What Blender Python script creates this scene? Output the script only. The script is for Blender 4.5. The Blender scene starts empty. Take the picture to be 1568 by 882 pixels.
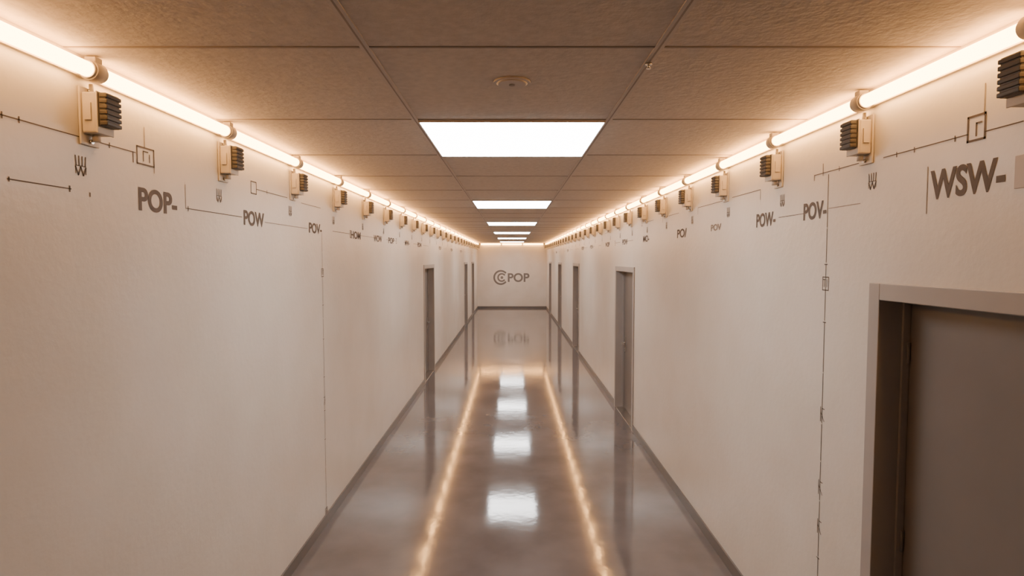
import bpy, bmesh, math, random
from mathutils import Vector, Matrix
random.seed(7)
HW=1.54; EYE=2.19; CH=2.91; Y0=-6.0; Y1=25.4
scene=bpy.context.scene
COL=scene.collection

# ---------------- materials ----------------
def mat(name, col, rough=0.5, metal=0.0, var=0.0, scale=5.0, bump=0.0, bscale=60.0, rvar=0.0, ior=1.45, detail=6, tint=None):
    m=bpy.data.materials.new(name); m.use_nodes=True
    nt=m.node_tree; b=nt.nodes['Principled BSDF']
    b.inputs['Base Color'].default_value=(*col,1); b.inputs['Roughness'].default_value=rough
    b.inputs['Metallic'].default_value=metal; b.inputs['IOR'].default_value=ior
    tc=nt.nodes.new('ShaderNodeTexCoord')
    n=nt.nodes.new('ShaderNodeTexNoise'); n.inputs['Scale'].default_value=scale; n.inputs['Detail'].default_value=detail
    nt.links.new(tc.outputs['Object'],n.inputs['Vector'])
    if var>0:
        r=nt.nodes.new('ShaderNodeValToRGB')
        t=tint or (1,1,1)
        r.color_ramp.elements[0].position=0.3; r.color_ramp.elements[1].position=0.7
        r.color_ramp.elements[0].color=(*[c*(1-var)*k for c,k in zip(col,t)],1)
        r.color_ramp.elements[1].color=(*[min(1,c*(1+var)) for c in col],1)
        nt.links.new(n.outputs['Fac'],r.inputs['Fac']); nt.links.new(r.outputs['Color'],b.inputs['Base Color'])
    if rvar>0:
        mr=nt.nodes.new('ShaderNodeMapRange'); mr.inputs['From Min'].default_value=0.3; mr.inputs['From Max'].default_value=0.7
        mr.inputs['To Min'].default_value=max(0,rough-rvar); mr.inputs['To Max'].default_value=rough+rvar
        nt.links.new(n.outputs['Fac'],mr.inputs['Value']); nt.links.new(mr.outputs['Result'],b.inputs['Roughness'])
    if bump>0:
        n2=nt.nodes.new('ShaderNodeTexNoise'); n2.inputs['Scale'].default_value=bscale; n2.inputs['Detail'].default_value=4
        nt.links.new(tc.outputs['Object'],n2.inputs['Vector'])
        bp=nt.nodes.new('ShaderNodeBump'); bp.inputs['Strength'].default_value=bump; bp.inputs['Distance'].default_value=0.01
        nt.links.new(n2.outputs['Fac'],bp.inputs['Height']); nt.links.new(bp.outputs['Normal'],b.inputs['Normal'])
    return m
def emat(name,col,st):
    m=bpy.data.materials.new(name); m.use_nodes=True; nt=m.node_tree
    b=nt.nodes['Principled BSDF']; b.inputs['Base Color'].default_value=(*col,1)
    b.inputs['Emission Color'].default_value=(*col,1); b.inputs['Emission Strength'].default_value=st
    return m
M_wall=mat('painted_plaster',(0.585,0.558,0.525),0.36,var=0.05,scale=1.6,bump=0.14,bscale=26,tint=(1,.975,.94))
M_ceil=mat('mineral_tile',(0.50,0.44,0.395),0.85,var=0.08,scale=30,bump=0.4,bscale=38)
M_floor=mat('polished_concrete',(0.125,0.118,0.126),0.08,var=0.18,scale=2.0,bump=0.05,bscale=10,rvar=0.02,ior=1.9)
M_base=mat('baseboard_vinyl',(0.13,0.122,0.122),0.4,var=0.05)
M_frame=mat('frame_paint',(0.31,0.29,0.28),0.4,var=0.04)
M_leaf=mat('door_paint',(0.165,0.15,0.142),0.42,var=0.06,scale=3)
M_steel=mat('brushed_steel',(0.6,0.57,0.54),0.3,metal=1.0,var=0.03)
M_grid=mat('ceiling_bar',(0.44,0.385,0.35),0.5,var=0.05)
M_seam=mat('ceiling_seam',(0.25,0.21,0.19),0.7,var=0.05)
M_mark=mat('marking_ink',(0.10,0.08,0.07),0.7,var=0.1,scale=30)
M_mark2=mat('faded_ink',(0.24,0.205,0.18),0.7,var=0.15,scale=40)
M_logo=mat('logo_paint',(0.15,0.135,0.13),0.6,var=0.05)
M_beige=mat('beige_plastic',(0.50,0.45,0.39),0.45,var=0.05,scale=12)
M_black=mat('black_plastic',(0.055,0.048,0.044),0.45,var=0.1,scale=20)
M_tube=emat('warm_tube',(1.0,0.51,0.165),25.0)
M_panel=emat('panel_diffuser',(1.0,0.985,0.975),16.0)
M_plaque=mat('grey_plaque',(0.42,0.38,0.36),0.5,var=0.05)

# ---------------- mesh helpers ----------------
class MB:
    def __init__(s): s.bm=bmesh.new(); s.mats=[]
    def mi(s,m):
        if m not in s.mats: s.mats.append(m)
        return s.mats.index(m)
    def box(s,x0,x1,y0,y1,z0,z1,m,bev=0):
        x0,x1=sorted((x0,x1)); y0,y1=sorted((y0,y1)); z0,z1=sorted((z0,z1))
        r=bmesh.ops.create_cube(s.bm,size=1,matrix=Matrix.Translation(((x0+x1)/2,(y0+y1)/2,(z0+z1)/2))@Matrix.Diagonal((x1-x0,y1-y0,z1-z0,1)))
        vs=r['verts']; i=s.mi(m)
        for f in {f for v in vs for f in v.link_faces}: f.material_index=i
        if bev>0:
            es=list({e for v in vs for e in v.link_edges})
            bmesh.ops.bevel(s.bm,geom=es,offset=bev,segments=2,affect='EDGES',profile=0.5,material=-1)
    def cyl(s,c,axis,r,L,m,seg=24,r2=None):
        R={'X':Matrix.Rotation(math.pi/2,4,'Y'),'Y':Matrix.Rotation(math.pi/2,4,'X'),'Z':Matrix.Identity(4)}[axis]
        q=bmesh.ops.create_cone(s.bm,cap_ends=True,segments=seg,radius1=r,radius2=r if r2 is None else r2,depth=L,matrix=Matrix.Translation(c)@R)
        i=s.mi(m)
        for f in {f for v in q['verts'] for f in v.link_faces}:
            f.material_index=i; f.smooth=len(f.verts)==4
    def obj(s,name,parent=None,loc=None):
        me=bpy.data.meshes.new(name); s.bm.normal_update(); s.bm.to_mesh(me); s.bm.free()
        for m in s.mats: me.materials.append(m)
        o=bpy.data.objects.new(name,me); COL.objects.link(o)
        if parent: o.parent=parent
        if loc: o.location=loc
        return o
def empty(name,loc=(0,0,0)):
    e=bpy.data.objects.new(name,None); COL.objects.link(e); e.location=loc; e.empty_display_size=.1; return e

# ---------------- shell ----------------
T=0.2; DH=2.09
doors={-1:[(9.9,11.2),(18.3,19.6),(21.7,23.0)], 1:[(1.2,2.43),(7.13,8.42),(13.0,14.3),(17.6,18.9),(22.2,23.5)]}
WALL={}
for side,nm in ((-1,'left'),(1,'right')):
    mb=MB(); bb=MB(); y=Y0
    xa,xb=side*HW,side*(HW+T)
    for (a,b) in doors[side]+[(Y1,None)]:
        mb.box(xa,xb,y,a,0,CH,M_wall)
        bb.box(xa-side*0.012,xa,y,a,0,0.085,M_base)
        if b: mb.box(xa,xb,a,b,DH,CH,M_wall); y=b
    WALL[side]=mb.obj('wall_'+nm); bb.obj('baseboard_'+nm)
mb=MB(); mb.box(-HW-T,HW+T,Y1,Y1+T,0,CH,M_wall); mb.obj('wall_back')
mb=MB(); mb.box(-HW-T,HW+T,Y0-T,Y0,0,CH,M_wall); mb.obj('wall_front')
mb=MB(); mb.box(-HW+.012,HW-.012,Y1-0.012,Y1,0,0.085,M_base); mb.obj('baseboard_back')
mb=MB(); mb.box(-HW-T,HW+T,Y0-T,Y1+T,-0.1,0,M_floor); mb.obj('floor')
mb=MB(); mb.box(-HW-T,HW+T,Y0-T,Y1+T,CH,CH+0.1,M_ceil); mb.obj('ceiling')
# ceiling grid
P0=2.97
mb=MB()
for x in (-0.5,0.5):
    mb.box(x-0.016,x+0.016,Y0,Y1,CH-0.004,CH,M_grid)
    mb.box(x-0.003,x+0.003,Y0,Y1,CH-0.005,CH-0.004,M_seam)
k=-8
while P0+k<Y1:
    y=P0+k; mb.box(-HW,HW,y-0.005,y+0.005,CH-0.003,CH,M_seam); k+=1
for s in (-1,1): mb.box(s*HW,s*(HW-0.02),Y0,Y1,CH-0.006,CH,M_grid)
mb.obj('trim_ceiling_grid')
for k in range(6):
    y=P0+4*k
    mb=MB(); w=.485
    mb.box(-w,w,.015,.985,-0.012,0.0,M_grid)
    mb.box(-w+.008,w-.008,.023,.977,-0.016,-0.011,M_panel)
    mb.obj('ceiling_light_panel',loc=(0,y,CH))

# ---------------- tube lights ----------------
TX=HW-0.052; TZ=CH-0.055; R=0.026
def joints(start,sp,lo,hi):
    a=[start]
    while a[0]-sp>lo: a.insert(0,a[0]-sp)
    while a[-1]+sp<hi: a.append(a[-1]+sp)
    return a
JL=joints(2.06,0.96,0.6,Y1-0.2); JR=joints(2.46,0.81,0.6,Y1-0.2)
for side,J in ((-1,JL),(1,JR)):
    par=empty('tube_light_run')
    t=MB(); c=MB(); r=MB()
    pts=J+[Y1-0.12]
    for a,b in zip(pts[:-1],pts[1:]):
        t.cyl((side*TX,(a+b)/2,TZ),'Y',R,(b-a)-0.05,M_tube,16)
    for a in pts:
        c.cyl((side*TX,a,TZ),'Y',R+0.009,0.05,M_beige,24)
        for d in (-.028,.028): c.cyl((side*TX,a+d,TZ),'Y',R+0.004,0.012,M_beige,24)
        c.box(side*(HW),side*(TX+.01),a-.02,a+.02,TZ-.02,TZ+.02,M_beige,.003)
        c.box(side*(TX-.02),side*(TX+.02),a-.018,a+.018,TZ,CH-.006,M_beige,.003)
    r.box(side*HW,side*(HW-.016),pts[0],pts[-1],TZ-.018,TZ+.018,M_beige)
    t.obj('tubes',par); c.obj('collars',par); r.obj('rail',par)
par=empty('tube_light_run')
t=MB(); c=MB()
for a,b in ((-1.40,-.48),(-.46,.46),(.48,1.40)): t.cyl(((a+b)/2,Y1-.052,TZ),'X',R,b-a-.03,M_tube,16)
for a in (-1.41,-.47,.47,1.41):
    c.cyl((a,Y1-.052,TZ),'X',R+.008,.05,M_beige); c.box(a-.02,a+.02,Y1-.052,Y1,TZ-.015,TZ+.015,M_beige)
t.obj('tubes',par); c.obj('collars',par)

# ---------------- junction boxes ----------------
def jbox(side):
    m=MB()
    i=-side
    m.box(0,i*.008,-.045,.045,-.115,.09,M_beige,.002)            # back plate
    m.box(i*.008,i*.060,-.04,.04,-.075,.070,M_beige,.006)        # body
    m.box(i*.060,i*.066,-.042,.042,-.076,.072,M_beige,.002)      # lid rim
    m.box(i*.066,i*.094,-.036,.036,-.050,.068,M_black,.004)      # dark ribbed block
    for k in range(6):
        z=-.048+k*.0195
        m.box(i*.070,i*.099,-.039,.039,z,z+.014,M_black,.003)
    for z in (-.100,.081): m.cyl((i*.012,0,z),'X',.008,.008,M_steel,12)
    m.cyl((i*.018,0,.085),'Z',.008,.04,M_beige,12)
    m.cyl((i*.03,0,-.085),'Z',.013,.03,M_beige,12)
    m.box(i*.02,i*.045,-.0405,-.046,-.03,.03,M_beige)
    return m
for side,J in ((-1,JL),(1,JR)):
    me=None
    for a in J:
        loc=(side*(HW-.002),a+.03,EYE+.525)
        if me is None: o=jbox(side).obj('junction_box',loc=loc); me=o.data
        else:
            o=bpy.data.objects.new('junction_box',me); COL.objects.link(o); o.location=loc

# ---------------- doors ----------------
def door(side,a,b,handle_far,n):
    e=empty('door_%d'%n,(side*HW,(a+b)/2,0)); w=(b-a)/2; F=.07; s=side
    f=MB()
    f.box(-s*.014,s*.165,-w,-w+F,0,DH,M_frame,.003)
    f.box(-s*.014,s*.165,w-F,w,0,DH,M_frame,.003)
    f.box(-s*.014,s*.165,-w+F,w-F,DH-F,DH,M_frame,.003)
    for yy in (-w+F,w-F):
        sg=1 if yy<0 else -1
        f.box(s*.085,s*.113,yy,yy+sg*.012,0,DH-F,M_frame)
    f.box(s*.085,s*.113,-w+F,w-F,DH-F-.012,DH-F,M_frame)
    f.obj('frame',e)
    l=MB(); l.box(s*.115,s*.16,-w+F+.003,w-F-.003,.008,DH-F-.003,M_leaf,.002); l.obj('leaf',e)
    t=MB(); t.box(-s*.0,s*.165,-w+F,w-F,0,.006,M_steel); t.obj('threshold',e)
    h=MB(); hy=(w-F-.09)*(1 if handle_far else -1); dy=-1 if handle_far else 1
    h.box(s*.108,s*.115,hy-.022,hy+.022,.84,1.06,M_steel,.002)
    h.cyl((s*.09,hy,.97),'X',.010,.05,M_steel,16)
    h.box(s*.062,s*.080,hy-.01*dy,hy+dy*.13,.960,.980,M_steel,.006)
    h.cyl((s*.106,hy,.885),'X',.011,.008,M_steel,16)
    h.obj('handle',e)
    g=MB(); gy=(w-F-.012)*(-1 if handle_far else 1)
    for z in (.25,1.0,1.8): g.cyl((s*.108,gy,z),'Z',.007,.09,M_leaf,12)
    g.obj('hinges',e)
n=1
for side in (1,-1):
    for a,b in doors[side]:
        door(side,a,b,not(side==1 and a<2),n); n+=1

# ---------------- wall drawings ----------------
class WD:
    """flat ink strokes on a side wall; coords (s along corridor, z)"""
    def __init__(s,side,eps=.0012): s.side=side; s.bm=bmesh.new(); s.x=side*(HW-eps)
    def seg(s,a,b,w=.005,e=0):
        a=Vector(a);b=Vector(b); d=(b-a)
        if d.length<1e-6: return
        w=w*.85
        d.normalize(); a=a-d*w*.5; b=b+d*w*.5; nn=Vector((-d.y,d.x))*w*.5
        vs=[s.bm.verts.new((s.x,p.x,p.y)) for p in (a+nn,a-nn,b-nn,b+nn)]
        s.bm.faces.new(vs)
    def poly(s,pts,w=.005):
        for a,b in zip(pts[:-1],pts[1:]): s.seg(a,b,w)
    def rect(s,s0,s1,z0,z1,w=.005): s.poly([(s0,z0),(s1,z0),(s1,z1),(s0,z1),(s0,z0)],w)
    def obj(s,name,m):
        me=bpy.data.meshes.new(name); s.bm.to_mesh(me); s.bm.free(); me.materials.append(m)
        o=bpy.data.objects.new(name,me); COL.objects.link(o); o.parent=WALL[s.side]; return o
def glyph(d,c,z):
    h=.030; w=.024
    for x in (-1,-.33,.33,1): d.seg((c+x*w,z),(c+x*w*.9,z-h),.006)
    d.seg((c-w,z-h-.003),(c+w,z-h-.003),.004)
    d.poly([(c-w,z-h-.008),(c-w*.5,z-2*h-.004),(c,z-h-.008),(c+w*.5,z-2*h-.004),(c+w,z-h-.008)],.007)
    d.seg((c-w,z-h-.008),(c-w,z-2*h),.004); d.seg((c+w,z-h-.008),(c+w,z-2*h),.004)
def symbol(d,s,z,k=1.0):
    d.rect(s-.026*k,s+.026*k,z-.032*k,z+.032*k,.006)
    d.seg((s-.012*k,z-.015*k),(s-.012*k,z+.02*k),.005); d.seg((s+.005*k,z+.02*k),(s+.02*k,z+.02*k),.005); d.seg((s+.012*k,z-.015*k),(s+.012*k,z+.02*k),.005)
def vline(d,s,z1,z0,marks,rng):
    z=z1
    while z>z0:
        L=rng.uniform(.10,.3); d.seg((s,z),(s,max(z0,z-L)),.0055); z-=L+.012
        if rng.random()<.5: d.seg((s-.012,z),(s+.012,z),.006)
    for (zz,kind) in marks:
        if kind=='b': symbol(d,s,zz)
        else:
            d.seg((s-.02,zz-.03),(s+.012,zz+.01),.006); d.seg((s+.012,zz-.035),(s+.012,zz+.035),.006); d.seg((s-.02,zz+.03),(s,zz+.03),.006)
rng=random.Random(3)
L=WD(-1); Lf=WD(-1); Rr=WD(1); Rf=WD(1)
# left
L.seg((.8,2.625),(2.35,2.625),.005)
for q in (1.3,1.74,1.8,2.05,2.2): L.seg((q,2.617),(q,2.633),.006)
L.seg((2.335,2.585),(2.335,2.625),.006); L.rect(2.36,2.47,2.585,2.655,.008); L.seg((2.40,2.60),(2.40,2.64),.006); L.seg((2.40,2.64),(2.43,2.64),.006); L.seg((2.44,2.60),(2.44,2.63),.006); Lf.seg((2.41,2.66),(2.41,2.74))
Lf.seg((2.47,2.60),(2.47,2.56))
L.seg((1.75,2.435),(2.0,2.435),.005); L.seg((1.755,2.430),(1.755,2.440),.006); L.seg((1.995,2.427),(1.995,2.443),.007); L.seg((2.09,2.42),(2.09,2.43),.007)
Lf.seg((2.70,2.54),(2.70,2.43)); L.seg((2.70,2.43),(3.26,2.43),.005); L.seg((2.72,2.42),(2.72,2.44),.006)
L.rect(3.38,3.45,2.58,2.65,.007); L.seg((3.45,2.61),(3.92,2.61),.005); L.seg((3.60,2.60),(3.60,2.62),.006)
Lf.seg((3.56,2.42),(4.3,2.42)); Lf.seg((4.18,2.60),(4.6,2.60)); 
vline(L,4.62,2.40,.06,[(2.08,'b'),(1.03,'c'),(.10,'b')],rng)
# right
Rr.seg((1.2,2.605),(1.875,2.605),.005); Rr.rect(1.875,1.945,2.585,2.665,.009); Rr.seg((1.91,2.60),(1.91,2.64),.007); Rr.seg((1.89,2.64),(1.91,2.64),.007)
Rf.seg((1.88,2.67),(1.88,2.76)); Rr.seg((1.945,2.61),(2.38,2.61),.005)
for q in (1.6,2.0,2.2,2.3): Rr.seg((q,2.600),(q,2.616),.006)
Rr.seg((2.5,2.615),(2.92,2.615),.005); Rr.seg((2.92,2.615),(2.92,2.59),.006); Rr.seg((2.84,2.605),(2.84,2.66),.005); Rr.seg((2.70,2.605),(2.70,2.625),.005)
vline(Rr,2.79,2.60,.25,[(2.07,'b'),(1.42,'c'),(1.05,'c'),(.85,'c')],rng)
Rf.seg((2.53,2.436),(2.78,2.436)); Rr.seg((3.02,2.43),(3.3,2.43),.004); Rf.seg((2.125,2.36),(2.125,2.53),.005)
Rr.seg((3.55,2.62),(4.0,2.62),.005); Rr.seg((3.55,2.62),(3.55,2.56),.005)
for side,d,df,J,lim in ((-1,L,Lf,JL,4.9),(1,Rr,Rf,JR,4.1)):
    for a in J: glyph(d,a-.01,EYE+.365)
    s=lim
    while s<24.3:
        z=2.615 if rng.random()<.5 else 2.43
        d2=d if rng.random()<.5 else df
        l=rng.uniform(.3,.7); d2.seg((s,z),(s+l,z),.005)
        if rng.random()<.4: symbol(d,s+l+.04,z)
        else: d2.seg((s+l,z),(s+l,z-.05),.006)
        s+=l+rng.uniform(.2,.6)
for d,nm,m in ((L,'ink_lines',M_mark),(Lf,'faded_lines',M_mark2),(Rr,'ink_lines',M_mark),(Rf,'faded_lines',M_mark2)): d.obj(nm,m)

def text(body,side,s0,s1,z,h,m,name='wall_lettering'):
    cu=bpy.data.curves.new(name,'FONT'); cu.body=body; cu.size=1; cu.offset=0.03; cu.extrude=0.0; cu.align_x='LEFT'
    tmp=bpy.data.objects.new('t',cu); COL.objects.link(tmp)
    dg=bpy.context.evaluated_depsgraph_get(); me=bpy.data.meshes.new_from_object(tmp.evaluated_get(dg))
    bpy.data.objects.remove(tmp)
    xs=[v.co.x for v in me.vertices]; ys=[v.co.y for v in me.vertices]
    x0,x1,y0,y1=min(xs),max(xs),min(ys),max(ys)
    for v in me.vertices:
        u=(v.co.x-x0)/(x1-x0); t=(v.co.y-y0)/(y1-y0)-.5
        if side==0: v.co=(s0+u*(s1-s0),Y1-.002,z+t*h)
        elif side==-1: v.co=(-HW+.0015,s0+u*(s1-s0),z+t*h)
        else: v.co=(HW-.0015,s1-u*(s1-s0),z+t*h)
    me.materials.clear(); me.materials.append(m); me.name=name
    o=bpy.data.objects.new(name,me); COL.objects.link(o); return o
for b,s0,s1,zr,h in (('POP-',2.36,2.63,.25,.098),('POW',3.28,3.55,.24,.088),('POV-',4.33,4.62,.24,.08),('HOM',5.45,5.8,.235,.075),
    ('WOW',6.35,6.75,.235,.075),('POP',7.1,7.45,.235,.075),('MW-',8.2,8.55,.235,.075),('POW',9.3,9.7,.235,.075),('POV',12.0,12.4,.235,.075),('POM',14.3,14.7,.235,.075),('POP',17,17.4,.235,.075)):
    text(b,-1,s0,s1,EYE+zr,h,M_mark)
for b,s0,s1,zr,h in (('WSW-',1.79,2.11,.27,.108),('POV-',2.80,3.02,.247,.09),('POW-',3.34,3.60,.24,.085),('PO/',5.03,5.32,.235,.08),
    ('MO-',6.4,6.7,.235,.075),('POW',7.6,7.95,.235,.075),('WOP',9.0,9.4,.235,.075),('POV-',10.8,11.2,.235,.075),('POP',12.2,12.6,.235,.075),('POW',15.5,15.9,.235,.075),('POM',19.5,20,.235,.075)):
    text(b,1,s0,s1,EYE+zr,h,M_mark)
text('POV',1,4.2,4.42,EYE+.24,.05,M_mark2)
mb=MB(); mb.box(HW,HW-.004,1.58,1.755,EYE+.215,EYE+.315,M_plaque,.001); mb.obj('wall_plaque')

# end wall logo
lg=empty('wall_logo',(0,0,0))
o=text('POP',0,-.19,.78,1.37,.40,M_logo,'letters'); o.parent=lg
bm=bmesh.new()
def arc(cx,cz,r0,r1,a0,a1,w,n=60):
    prev=None
    for k in range(n+1):
        t=k/n; a=math.radians(a0+(a1-a0)*t); r=r0+(r1-r0)*t
        ww=w/2
        p=[bm.verts.new((cx+math.cos(a)*(r+q),Y1-.002,cz+math.sin(a)*(r+q))) for q in (-ww,ww)]
        if prev: bm.faces.new((prev[0],prev[1],p[1],p[0]))
        prev=p
arc(-.50,1.37,.30,.29,40,322,.08)
arc(-.46,1.37,.17,.16,35,325,.07)
arc(-.45,1.37,.035,.035,0,360,.05,24)
me=bpy.data.meshes.new('swirl'); bm.to_mesh(me); bm.free(); me.materials.append(M_logo)
o=bpy.data.objects.new('swirl',me); COL.objects.link(o); o.parent=lg

# smoke detector and sprinkler
mb=MB(); mb.cyl((0,0,-.004),'Z',.075,.008,M_grid,40); mb.cyl((0,0,-.010),'Z',.055,.006,M_grid,40,r2=.065)
mb.cyl((0,0,-.014),'Z',.012,.003,M_seam,16)
mb.obj('smoke_detector',loc=(0,2.35,CH))
mb=MB(); mb.cyl((0,0,-.003),'Z',.012,.006,M_steel,24); mb.cyl((0,0,-.010),'Z',.004,.014,M_steel,12); mb.cyl((0,0,-.018),'Z',.008,.003,M_steel,16)
mb.obj('sprinkler_head',loc=(.50,2.12,CH-.005))

# world
w=bpy.data.worlds.new('World'); scene.world=w; w.use_nodes=True
w.node_tree.nodes['Background'].inputs[0].default_value=(0.5,0.42,0.36,1); w.node_tree.nodes['Background'].inputs[1].default_value=0.1
# camera
cd=bpy.data.cameras.new('camera'); cam=bpy.data.objects.new('camera',cd); COL.objects.link(cam)
cd.lens=20.0; cd.sensor_width=36; cd.clip_start=.05; cam.location=(0,0,EYE)
cam.rotation_euler=(math.radians(90-2.9),0,0); scene.camera=cam
